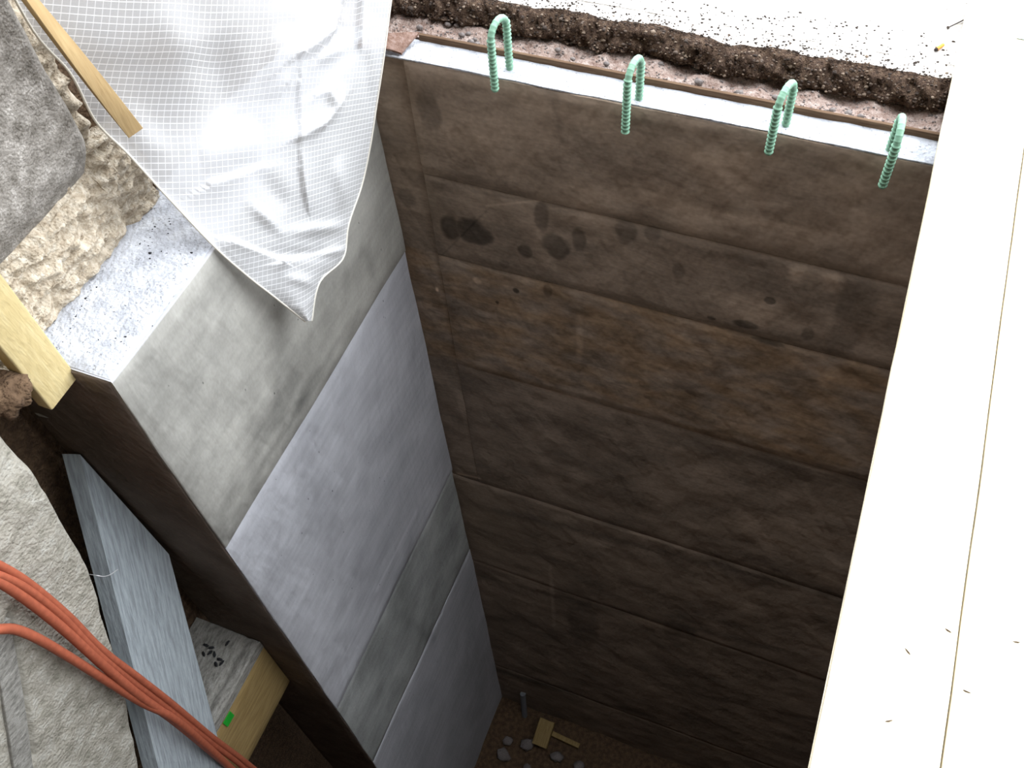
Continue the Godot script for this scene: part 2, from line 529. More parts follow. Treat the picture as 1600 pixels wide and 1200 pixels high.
func _ready() -> void:
	# ---- camera
	var cam := Camera3D.new()
	cam.name = "camera"
	add_child(cam)
	cam.position = Vector3(1.2524, 1.5271, 1.8410)
	cam.rotation_degrees = Vector3(-54.529, 26.248, -5.822)
	cam.fov = 43.819
	cam.near = 0.05
	cam.current = true
	# ---- overcast sky
	var we := WorldEnvironment.new()
	we.name = "environment"
	var env := Environment.new()
	env.background_mode = Environment.BG_SKY
	var sm := ProceduralSkyMaterial.new()
	sm.sky_top_color = Color(0.95, 0.97, 1.0)
	sm.sky_horizon_color = Color(0.93, 0.95, 0.98)
	sm.ground_horizon_color = Color(0.55, 0.54, 0.52)
	sm.ground_bottom_color = Color(0.45, 0.43, 0.41)
	sm.sky_energy_multiplier = 1.0
	var sky := Sky.new()
	sky.sky_material = sm
	env.sky = sky
	env.background_energy_multiplier = 7.0
	env.tonemap_mode = Environment.TONE_MAPPER_LINEAR
	env.tonemap_exposure = 1.0
	env.sdfgi_enabled = true
	env.ssao_enabled = true
	env.ssil_enabled = true
	we.environment = env
	add_child(we)

	nz.seed = 77
	nz.noise_type = FastNoiseLite.TYPE_SIMPLEX_SMOOTH
	nz.frequency = 0.02
	nz.fractal_octaves = 3
	var flat := flat_relief
	var nouv := no_uv
	var X := Vector3.RIGHT
	var Y := Vector3.UP
	var Z := Vector3.BACK

	# ---- materials
	var back_m := wall_material(back_wall_texture(), 0.85, 4.0, 41)
	var left_m := wall_material(left_wall_texture(), 0.8, 3.0, 43)
	var top_m := speckled([Color(0.62, 0.63, 0.65), Color(0.72, 0.73, 0.75), Color(0.81, 0.82, 0.83)], 0.5, 900, Color(0.22, 0.21, 0.2), 61)
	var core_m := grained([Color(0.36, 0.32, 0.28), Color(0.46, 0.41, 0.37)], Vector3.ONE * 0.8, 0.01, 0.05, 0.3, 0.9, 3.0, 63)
	var pave_m := speckled([Color(0.70, 0.68, 0.65), Color(0.76, 0.74, 0.71), Color(0.82, 0.80, 0.77)], 0.6, 420, Color(0.25, 0.22, 0.2), 65)
	var agg_m := grained([Color(0.12, 0.09, 0.07), Color(0.26, 0.20, 0.16), Color(0.44, 0.37, 0.30)], Vector3.ONE * 0.25, 0.03, 0.12, 0.6, 0.95, 8.0, 67)
	var dirt_m := grained([Color(0.42, 0.33, 0.29), Color(0.58, 0.51, 0.47), Color(0.72, 0.67, 0.64)], Vector3.ONE * 0.3, 0.02, 0.1, 0.6, 0.95, 8.0, 69)
	var stone_m := grained([Color(0.36, 0.34, 0.31), Color(0.49, 0.47, 0.44), Color(0.56, 0.54, 0.51), Color(0.69, 0.67, 0.64)], Vector3.ONE * 0.35, 0.014, 0.10, 0.7, 0.9, 4.0, 71)
	var mortar_m := grained([Color(0.48, 0.42, 0.34), Color(0.70, 0.65, 0.57), Color(0.84, 0.81, 0.75)], Vector3.ONE * 0.25, 0.02, 0.08, 0.5, 0.95, 8.0, 73)
	var soil_m := grained([Color(0.26, 0.20, 0.15), Color(0.42, 0.34, 0.26)], Vector3.ONE * 0.4, 0.02, 0.09, 0.5, 1.0, 8.0, 75)
	var pine_v := grained([Color(0.69, 0.62, 0.44), Color(0.73, 0.66, 0.48), Color(0.76, 0.70, 0.53)], Vector3(0.15, 1.2, 0.15), 0.02, 0.07, 0.3, 0.7, 1.5, 77)
	var ply_m := grained([Color(0.80, 0.75, 0.63), Color(0.86, 0.82, 0.72), Color(0.90, 0.87, 0.79)], Vector3(0.25, 0.3, 1.8), 0.015, 0.06, 0.25, 0.75, 1.0, 79)
	var tan_m := grained([Color(0.52, 0.43, 0.27), Color(0.64, 0.55, 0.37)], Vector3(0.2, 0.2, 1.4), 0.02, 0.07, 0.3, 0.8, 1.5, 81)
	var grey_wood_m := grained([Color(0.50, 0.52, 0.53), Color(0.60, 0.63, 0.64), Color(0.68, 0.71, 0.72)], Vector3(0.12, 1.4, 0.12), 0.02, 0.08, 0.3, 0.75, 1.5, 83)
	var dirty_m := grained([Color(0.38, 0.37, 0.35), Color(0.54, 0.53, 0.50), Color(0.64, 0.63, 0.60)], Vector3(0.15, 0.15, 0.5), 0.02, 0.08, 0.5, 0.9, 4.0, 85)
	var rock_m := grained([Color(0.50, 0.49, 0.44), Color(0.62, 0.60, 0.55), Color(0.70, 0.69, 0.65)], Vector3.ONE * 0.4, 0.014, 0.09, 0.4, 0.9, 4.0, 87)
	var form_m := grained([Color(0.32, 0.24, 0.18), Color(0.46, 0.38, 0.30)], Vector3(1.2, 0.1, 0.1), 0.02, 0.08, 0.4, 0.85, 2.0, 89)
	var rust_m := grained([Color(0.36, 0.26, 0.21), Color(0.48, 0.38, 0.33), Color(0.60, 0.53, 0.50)], Vector3.ONE * 0.2, 0.02, 0.08, 0.4, 0.7, 3.0, 91)
	var rebar_m := plain(Color(0.48, 0.64, 0.54), 0.42)
	var cable_m := grained([Color(0.56, 0.30, 0.22), Color(0.67, 0.37, 0.27)], Vector3.ONE * 0.2, 0.03, 0.1, 0.3, 0.55, 0.0, 93, 256)
	var pebble_m := grained([Color(0.36, 0.33, 0.32), Color(0.56, 0.53, 0.51)], Vector3.ONE * 0.1, 0.03, 0.1, 0.4, 0.9, 3.0, 95, 256)
	var added_house_m := grained([Color(0.21, 0.17, 0.14), Color(0.27, 0.22, 0.18)], Vector3.ONE * 2.0, 0.02, 0.08, 0.3, 0.95, 2.0, 97, 256)
	var debris_m := plain(Color(0.10, 0.10, 0.11), 0.9)

	# ================================================================ structure
	# ---- back wall: cast in lifts, each a little proud or set back, over a core
	var wb := thing("wall_back", "dark brown concrete wall at the far side of the pit, cast in horizontal lifts", "wall", Vector3.ZERO, "", "structure")
	var back_uv := func(p: Vector3) -> Vector2:
		return Vector2(p.x / BACK_W, -p.y / BACK_H)
	obj("core", slab(Vector3(-0.45, -5.7, -0.03), X, Y, 3.95, 5.66, 0.25, 1, 1, flat, nouv, 0.0), core_m, wb)
	var edges := [0.0, -0.386, -0.733, -1.33, -2.23, -3.15, -4.80, -5.6]
	var off := [0.0, -0.0015, -0.003, -0.006, -0.007, -0.009, -0.010]
	for i in 7:
		var y0: float = edges[i + 1]
		var h: float = edges[i] - y0
		var x0 := 0.124 if i < 4 else -0.02
		var o := Vector3(x0, y0 + 0.0008, off[i])
		obj("concrete_lift", slab(o, X, Y, 3.42 - x0, h - 0.0016 + (0.006 if i == 0 else 0.0), 0.12, 60 if i > 0 else 200, maxi(8, int(h * 26)), wavy(0.005, 60.0, 3.0), back_uv, 0.002, 0.004), back_m, wb)
	obj("corner_strip", slab(Vector3(-0.02, -2.23, -0.007), X, Y, 0.143, 2.232, 0.05, 4, 40, wavy(0.004, 100.0, 7.0), back_uv, 0.002, 0.004), back_m, wb)
	obj("wall_top", slab(Vector3(-0.02, 0.0105, -0.002), X, -Z, 3.4, 0.085, 0.005, 220, 8, wavy(0.0025, 500.0, 3.0), nouv, 0.001, 0.006), top_m, wb)

	# ---- left wall
	var wl := thing("wall_left", "pale grey concrete wall at the left of the pit with a square end", "wall", Vector3.ZERO, "", "structure")
	var left_uv := func(p: Vector3) -> Vector2:
		return Vector2((p.z + 0.15) / LEFT_W - p.x * 0.3, -p.y / BACK_H)
	var ledges := [0.0, -0.766, -2.2, -3.02, -5.6]
	var loff := [0.003, 0.0, -0.003, -0.001]
	for i in 4:
		var y0: float = ledges[i + 1]
		var h: float = ledges[i] - y0
		obj("concrete_lift", slab(Vector3(loff[i], y0 + 0.001, 1.13), -Z, Y, 1.25, h - 0.002 + (0.003 if i == 0 else 0.0), 0.36, 26, maxi(8, int(h * 22)), wavy(0.006, 60.0, 40.0), left_uv, 0.003, 0.003), left_m, wl)
	obj("end_face", slab(Vector3(-0.362, -5.6, 1.133), X, Y, 0.354, 5.598, 0.012, 10, 90, wavy(0.003, 120.0, 6.0), nouv, 0.002, 0.003), core_m, wl)  # thin brown concrete skin; the deep shade of this end is put into its colour
	obj("wall_top", slab(Vector3(-0.402, 0.006, 1.126), X, -Z, 0.4, 1.25, 0.007, 14, 40, wavy(0.004, 260.0, 9.0), nouv, 0.003, 0.004), top_m, wl)

	# ---- pit floor and the sides that the camera cannot see
	var fl := thing("floor", "dark dirt floor at the bottom of the concrete pit", "floor", Vector3.ZERO, "", "structure")
	obj("ground", slab(Vector3(-1.2, FLOOR_Y, 2.3), X, -Z, 4.8, 2.5, 0.2, 46, 36, wavy(0.05, 120.0, 5.0), nouv, 0.0), soil_m, fl)
	var wr := obj("wall_right", slab(Vector3(3.38, -5.7, -0.2), Z, Y, 2.45, 5.72, 0.3, 1, 1, flat, nouv, 0.0), core_m)
	tag(wr, "concrete wall at the right of the pit under the plywood boards", "wall", "", "structure")
	var ws := thing("wall_recess", "dark earth at the back of the recess beside the left wall's end", "wall", Vector3.ZERO, "", "structure")
	obj("earth_face", slab(Vector3(-0.42, -1.62, 2.18), -Z, Y, 1.30, 1.61, 0.6, 20, 26, wavy(0.03, 60.0, 8.0), nouv, 0.0), soil_m, ws)
	obj("earth_face", slab(Vector3(-0.78, -5.7, 2.18), -Z, Y, 2.2, 4.1, 0.3, 20, 30, wavy(0.03, 60.0, 28.0), nouv, 0.0), soil_m, ws)
	var hw := obj("wall_added_house", slab(Vector3(9.0, -5.7, 2.2), -X, Y, 16.0, 14.5, 0.4, 1, 1, flat, nouv, 0.0), added_house_m)  # unseen wall, added tall and dark to block that half of the sky
	tag(hw, "tall unseen house wall added behind the viewer to block the sky", "wall", "", "structure")

	# ---- pavement beyond the back wall: broken edge and top
	var pv := thing("pavement", "sunlit pale pavement slab with a broken, pebbly brown edge above the pit", "pavement", Vector3.ZERO, "", "structure")
	obj("bed", slab(Vector3(-3.0, -0.02, -0.165), X, -Z, 9.0, 6.0, 0.3, 1, 1, flat, nouv, 0.0), soil_m, pv)
	obj("slab_top", slab(Vector3(-3.0, 0.081, -0.27), X, -Z, 9.0, 6.0, 0.09, 120, 60, wavy(0.004, 120.0, 4.0), nouv, 0.0), pave_m, pv)
	# the edge: a swept, crumbling profile
	var prof := [Vector2(-0.30, 0.080), Vector2(-0.25, 0.080), Vector2(-0.215, 0.079), Vector2(-0.196, 0.075), Vector2(-0.184, 0.069), Vector2(-0.174, 0.060), Vector2(-0.166, 0.049), Vector2(-0.162, 0.037), Vector2(-0.163, 0.026), Vector2(-0.178, 0.012), Vector2(-0.22, 0.0)]
	var est := begin()
	var eg := []
	var ncol := 300
	for i in ncol + 1:
		var row := []
		var x := -0.6 + 2.6 * i / ncol
		var along := 0.024 * nz.get_noise_2d(x * 130.0, 4.0) + 0.018 * nz.get_noise_2d(x * 520.0, 9.0)
		for k in prof.size():
			var q := Vector3(x, prof[k].y, prof[k].x + along * (1.0 if k > 1 else 0.3))
			var amt := 0.024 if k > 3 else (0.014 if k > 2 else 0.003)
			q += Vector3(0, 0.5, 1.0) * amt * (nz.get_noise_3dv(q * 1000.0) + 0.6 * nz.get_noise_3dv(q * 2600.0))
			row.append(q)
		eg.append(row)
	var rst := begin()
	est.set_smooth_group(1)
	rst.set_smooth_group(1)
	for i in ncol:
		for k in prof.size() - 1:
			quad(rst if k < 2 else est, eg[i][k], eg[i + 1][k], eg[i + 1][k + 1], eg[i][k + 1], Vector3(0, 0.4, 1) if k < 7 else Vector3(0, -0.6, 1))
	obj("broken_edge", finish(est), agg_m, pv)
	obj("slab_rim", finish(rst), pave_m, pv)
	var rng := RandomNumberGenerator.new()
	rng.seed = 11
	var tones := [agg_m, plain(Color(0.20, 0.16, 0.13), 0.95), plain(Color(0.46, 0.40, 0.34), 0.95), plain(Color(0.34, 0.29, 0.25), 0.95)]
	for tone in 4:
		var ast := begin()
		for i in 620:
			var x := rng.randf_range(-0.2, 1.62)
			var k := rng.randi_range(3, 8)
			if rng.randf() < 0.34:
				k = 2 if rng.randf() < 0.55 else 1
			var f := rng.randf()
			var ii := int((x + 0.6) / 2.6 * ncol)
			var p: Vector3 = eg[ii][k].lerp(eg[ii][k + 1], f)
			var s := rng.randf_range(0.0016, 0.0042) * (1.7 if rng.randf() < 0.08 else 1.0) * (0.6 if k < 3 else 1.0)
			lump(ast, p, Vector3(s * 1.2, s * 0.8, s), rng.randf() * 9.0, 3, 5, 0.7)
		var ag := obj("aggregate", finish(ast), tones[tone], pv)
		ag.set_meta("kind", "stuff")

	var gritst := begin()
	for i in 1100:
		var x := rng.randf_range(-0.1, 1.62)
		var away := pow(rng.randf(), 2.6)
		var p := Vector3(x, 0.082, -0.205 - 0.16 * away + 0.024 * nz.get_noise_2d(x * 130.0, 4.0))
		var s := rng.randf_range(0.0009, 0.0026)
		lump(gritst, p, Vector3(s * 1.6, s * 0.7, s), rng.randf() * 9.0, 3, 5, 0.7)
	var gg := obj("edge_grit", finish(gritst), tones[1], pv)
	gg.set_meta("kind", "stuff")

	# ---- dirt ledge between the wall top and the pavement edge
	var led := obj("dirt_ledge", slab(Vector3(-0.4, 0.012, -0.092), X, -Z, 2.4, 0.22, 0.06, 200, 20, wavy(0.022, 520.0, 6.0), nouv, 0.0), dirt_m)
	tag(led, "reddish strip of dirt and grit below the pavement's broken edge", "dirt", "", "structure")

	small_things(rng, {"form": form_m, "rust": rust_m, "rebar": rebar_m, "ply": ply_m, "pebble": pebble_m, "pine": pine_v, "lath": grained([Color(0.60, 0.50, 0.35), Color(0.68, 0.59, 0.43)], Vector3(0.08, 0.9, 0.08), 0.02, 0.07, 0.3, 0.8, 1.5, 99, 256), "tan": tan_m, "grey": grey_wood_m, "dirty": dirty_m, "rock": rock_m, "stone": stone_m, "mortar": mortar_m, "soil": soil_m, "cable": cable_m, "debris": debris_m, "dirt": dirt_m})

func small_things(rng: RandomNumberGenerator, M: Dictionary) -> void:
	var X := Vector3.RIGHT
	var Y := Vector3.UP
	var Z := Vector3.BACK
	var flat := flat_relief
	var nouv := no_uv
	# ---- form board behind the wall top, rusty plate, hooks
	var fb := obj("form_board", timber(Vector3(0.135, 0.013, -0.0875), Vector3(1.9, 0.013, -0.0875), Z, 0.03, 0.009, 0.0, 0.003), M.form)
	tag(fb, "thin brown form board standing along the back of the wall top", "board")
	var pl_pts := [Vector3(-0.008, 0.030, -0.015), Vector3(0.138, 0.036, -0.084), Vector3(0.119, 0.022, -0.008), Vector3(0.007, 0.030, 0.015)]
	var ps := begin()
	var pn := 10
	var pg := []
	for j in pn + 1:
		var row := []
		for i in pn + 1:
			var s := float(i) / pn
			var t := float(j) / pn
			var p: Vector3 = pl_pts[0].lerp(pl_pts[1], s).lerp(pl_pts[3].lerp(pl_pts[2], s), t)
			p.y += 0.008 * sin(s * PI) + 0.004 * nz.get_noise_3dv(p * 500.0)
			row.append(p)
		pg.append(row)
	ps.set_smooth_group(1)
	for j in pn:
		for i in pn:
			quad(ps, pg[j][i], pg[j][i + 1], pg[j + 1][i + 1], pg[j + 1][i], Y)
	ps.set_smooth_group(2)
	var dn := Vector3(0, -0.006, 0)
	for j in pn:
		for i in pn:
			quad(ps, pg[j][i] + dn, pg[j][i + 1] + dn, pg[j + 1][i + 1] + dn, pg[j + 1][i] + dn, -Y)
	ps.set_smooth_group(-1)
	for i in pn:
		quad(ps, pg[pn][i], pg[pn][i + 1], pg[pn][i + 1] + dn, pg[pn][i] + dn, Z)
		quad(ps, pg[i][pn], pg[i + 1][pn], pg[i + 1][pn] + dn, pg[i][pn] + dn, X)
		quad(ps, pg[i][0], pg[i + 1][0], pg[i + 1][0] + dn, pg[i][0] + dn, -X)
		quad(ps, pg[0][i], pg[0][i + 1], pg[0][i + 1] + dn, pg[0][i] + dn, -Z)
	tag(obj("rusty_plate", finish(ps), M.rust), "bent brown rusty plate on the wall corner beside the white tarp", "plate")

	rebar(Vector3(0.408, 0, -0.042), Vector3(0.3966, -0.006, 0.031), 0.181, "green ribbed rebar hook nearest the white tarp, first along the wall", M.rebar)
	rebar(Vector3(0.755, 0, -0.026), Vector3(0.746, -0.034, 0.050), 0.152, "green ribbed rebar hook second from the white tarp", M.rebar)
	rebar(Vector3(1.111, 0, -0.032), Vector3(1.092, -0.016, 0.043), 0.157, "green ribbed rebar hook second from the white boards, third from the tarp", M.rebar)
	rebar(Vector3(1.351, 0, -0.022), Vector3(1.357, -0.034, 0.055), 0.131, "green ribbed rebar hook nearest the white boards at the right", M.rebar)

	# ---- boards laid over the right side
	var b1 := obj("plywood_board", slab(Vector3(1.440, 0.108, 2.18), X, -Z, 0.166, 3.8, 0.021, 6, 60, wavy(0.0015, 60.0, 2.0), nouv, 0.003, 0.002), M.ply)
	tag(b1, "bright pale plywood board edging the pit, nearest the dark back wall", "board")
	var b2 := obj("plywood_board", slab(Vector3(1.609, 0.108, 2.18), X, -Z, 0.42, 3.8, 0.021, 12, 40, wavy(0.0015, 60.0, 5.0), nouv, 0.003, 0.002), M.ply)
	tag(b2, "wide bright plywood board beyond the seam at the photo's right edge", "board")
	var scrap := obj("plastic_scrap", slab(Vector3(1.559, 0.113, -0.371), X, -Z, 0.25, 0.30, 0.003, 10, 10, wavy(0.006, 300.0, 2.0), nouv, 0.0, 0.01), plain(Color(0.78, 0.90, 0.93), 0.4))
	tag(scrap, "pale blue plastic scrap lying on the wide board at top right corner", "plastic")

	var bits := [[Vector3(1.540, 0.110, 1.195), "brown splinter on the pale board, left of the seam"], [Vector3(1.591, 0.110, 1.142), "dark splinter on the pale board beside the top of the seam"], [Vector3(1.627, 0.110, 1.226), "dark crumb on the wide board right of the seam"], [Vector3(1.686, 0.110, 1.126), "dark crumb near the photo's right edge on the wide board"], [Vector3(1.530, 0.110, 1.307), "tiny dark crumb on the narrow board near its pit edge"]]
	for k in bits.size():
		var o := obj("wood_splinter", lump_mesh(Vector3(0.006, 0.001, 0.0011), 3.0 + k, 4, 6, 0.5), M.soil)
		o.position = bits[k][0]
		o.rotation.y = -0.7 + k * 0.3
		tag(o, bits[k][1], "splinter", "splinters on the boards")

	# ---- litter on the pavement
	var cb := thing("cigarette_butt", "orange cigarette butt lying on the white pavement", "cigarette butt", Vector3(1.399, 0.086, -0.322))
	var ax := (Vector3(1.412, 0.086, -0.341) - Vector3(1.390, 0.086, -0.304)).normalized()
	var st := begin()
	tube([-ax * 0.010, -ax * 0.004, ax * 0.008, ax * 0.014], [0.0042, 0.0042, 0.0042, 0.0042], 10, st)
	obj("filter", finish(st), plain(Color(0.85, 0.58, 0.25), 0.9), cb)
	st = begin()
	tube([-ax * 0.0165, -ax * 0.014, -ax * 0.010], [0.0028, 0.0042, 0.0042], 10, st)
	obj("burnt_end", finish(st), plain(Color(0.16, 0.13, 0.12), 0.95), cb)
	var nl := thing("nail", "dark steel nail lying on the white pavement near the boards", "nail", Vector3(1.425, 0.085, -0.428))
	var a := Vector3(1.409, 0.085, -0.408) - Vector3(1.425, 0.085, -0.428)
	var b := Vector3(1.441, 0.085, -0.450) - Vector3(1.425, 0.085, -0.428)
	st = begin()
	tube([a, a.lerp(b, 0.5), a.lerp(b, 0.93), b], [0.0016, 0.0016, 0.0016, 0.0003], 8, st)
	obj("shank", finish(st), plain(Color(0.22, 0.19, 0.18), 0.5, 0.7), nl)
	st = begin()
	tube([a + (a - b).normalized() * 0.0015, a], [0.004, 0.004], 10, st)
	obj("head", finish(st), plain(Color(0.30, 0.27, 0.25), 0.5, 0.7), nl)

	# ---- pebbles on the dirt ledge: the larger ones singly, the grit as stuff
	var spots := [Vector3(0.211, 0.020, -0.160), Vector3(0.241, 0.020, -0.125), Vector3(0.255, 0.020, -0.135), Vector3(0.281, 0.020, -0.117), Vector3(0.269, 0.020, -0.189), Vector3(0.310, 0.020, -0.148), Vector3(0.276, 0.020, -0.104), Vector3(0.294, 0.020, -0.100), Vector3(0.119, 0.020, -0.123), Vector3(0.186, 0.020, -0.158),
		Vector3(0.553, 0.020, -0.114), Vector3(0.641, 0.020, -0.120), Vector3(0.770, 0.020, -0.159), Vector3(0.879, 0.020, -0.118), Vector3(0.982, 0.020, -0.106), Vector3(1.068, 0.020, -0.115), Vector3(0.504, 0.020, -0.138), Vector3(1.240, 0.020, -0.107), Vector3(1.270, 0.020, -0.105), Vector3(1.203, 0.020, -0.108)]
	var shapes := []
	for k in 5:
		shapes.append(lump_mesh(Vector3(0.008, 0.006, 0.007), 1.3 + k * 2.1))
	for k in spots.size():
		var o := obj("pebble", shapes[k % 5], M.pebble)
		o.position = spots[k]
		o.scale = Vector3.ONE * rng.randf_range(0.7, 1.25)
		tag(o, "small grey pebble lying on the dirt strip under the pavement edge", "pebble", "pebbles on the dirt strip")
	var gst := begin()
	for i in 900:
		var p := Vector3(rng.randf_range(-0.1, 1.6), 0.0, rng.randf_range(-0.195, -0.098))
		p.y = 0.013 + 0.022 * nz.get_noise_3dv(Vector3(p.x, 0.012, p.z) * 520.0 + Vector3(6, 12, 0))
		var s := rng.randf_range(0.001, 0.0034)
		lump(gst, p, Vector3(s, s * 0.7, s), rng.randf() * 9.0, 3, 5, 0.5)
	var gr := obj("grit", finish(gst), M.pebble)
	tag(gr, "fine pale grit scattered along the dirt strip below the pavement", "grit", "", "stuff")
	var cst := begin()
	for i in 220:
		var p := Vector3(rng.randf_range(0.1, 1.45), 0.003, -0.078 * pow(rng.randf(), 0.7))
		if i > 60:
			p = Vector3(-0.19 * pow(rng.randf(), 0.6), 0.004, rng.randf_range(0.6, 1.12))
		var s := rng.randf_range(0.001, 0.0028) if i <= 60 else rng.randf_range(0.0012, 0.0036)
		lump(cst, p, Vector3(s * 1.4, s * 0.6, s), rng.randf() * 9.0, 3, 5, 0.5)
	var cr := obj("concrete_crumbs", finish(cst), M.debris)
	tag(cr, "dark crumbs scattered on the pale wall tops", "crumbs", "", "stuff")

	foundation(rng, M)
	tarp()
	corner(rng, M)
	pit_bottom(rng, M)

# ---------------------------------------------------------------- stone foundation above the left wall
func foundation(rng: RandomNumberGenerator, M: Dictionary) -> void:
	var X := Vector3.RIGHT
	var Y := Vector3.UP
	var Z := Vector3.BACK
	var nouv := no_uv
	var f := thing("wall_foundation", "old stone foundation wall standing on the left concrete wall", "wall", Vector3.ZERO, "", "structure")
	var face := func(p: Vector3) -> float:
		var lower := smoothstep(0.34, 0.18, p.y)
		return 0.010 * nz.get_noise_3dv(p * 110.0) + 0.003 * nz.get_noise_3dv(p * 700.0) - 0.05 * lower * lower
	obj("stone_block", slab(Vector3(-0.172, 0.185, 2.0), -Z, Y, 1.235, 0.64, 0.3, 120, 60, face, nouv, 0.02, 0.01), M.stone, f)
	var bed := func(p: Vector3) -> float:
		var k := nz.get_noise_3dv(p * 180.0)
		var t := clampf(p.y / 0.22, 0.0, 1.0)
		return 0.036 * k + 0.034 * absf(nz.get_noise_3dv(Vector3(p.x, p.y * 2.4, p.z * 0.8) * 420.0)) + 0.012 * nz.get_noise_3dv(p * 1300.0) - 0.01 * t
	obj("mortar_bed", slab(Vector3(-0.205, -0.01, 1.30), -Z, Y, 0.66, 0.25, 0.2, 150, 60, bed, nouv, 0.0), M.mortar, f)
	obj("mortar_joint", slab(Vector3(-0.20, 0.15, 0.775), -Z, Y, 0.05, 0.70, 0.15, 14, 90, bed, nouv, 0.0), M.mortar, f)
	obj("earth", slab(Vector3(-0.235, -0.01, 0.735), -Z, Y, 1.4, 0.9, 0.2, 90, 50, bed, nouv, 0.0), M.soil, f)
	# post: a two-by-four standing against the foundation
	var p := obj("timber_post", timber(Vector3(-0.118, -0.028, 1.170), Vector3(-0.118, 0.95, 1.176), X, 0.088, 0.038), M.pine)
	tag(p, "pale yellow sawn timber post at the left edge, ending by the wall top", "timber")
	var p2 := obj("timber_post", timber(Vector3(-0.170, 0.06, 1.252), Vector3(-0.170, 0.9, 1.260), X, 0.06, 0.03), M.tan)
	tag(p2, "shaded brown timber just behind the yellow post", "timber")
	# lath pinning the tarp
	var l := obj("wooden_lath", timber(Vector3(-0.050, 0.328, 0.753), Vector3(-0.095, 0.803, 0.836), Vector3(0.7, 0.45, 0.55), 0.034, 0.009, 1.6), M.lath)
	tag(l, "thin wooden lath pinning the white tarp to the stone", "lath")

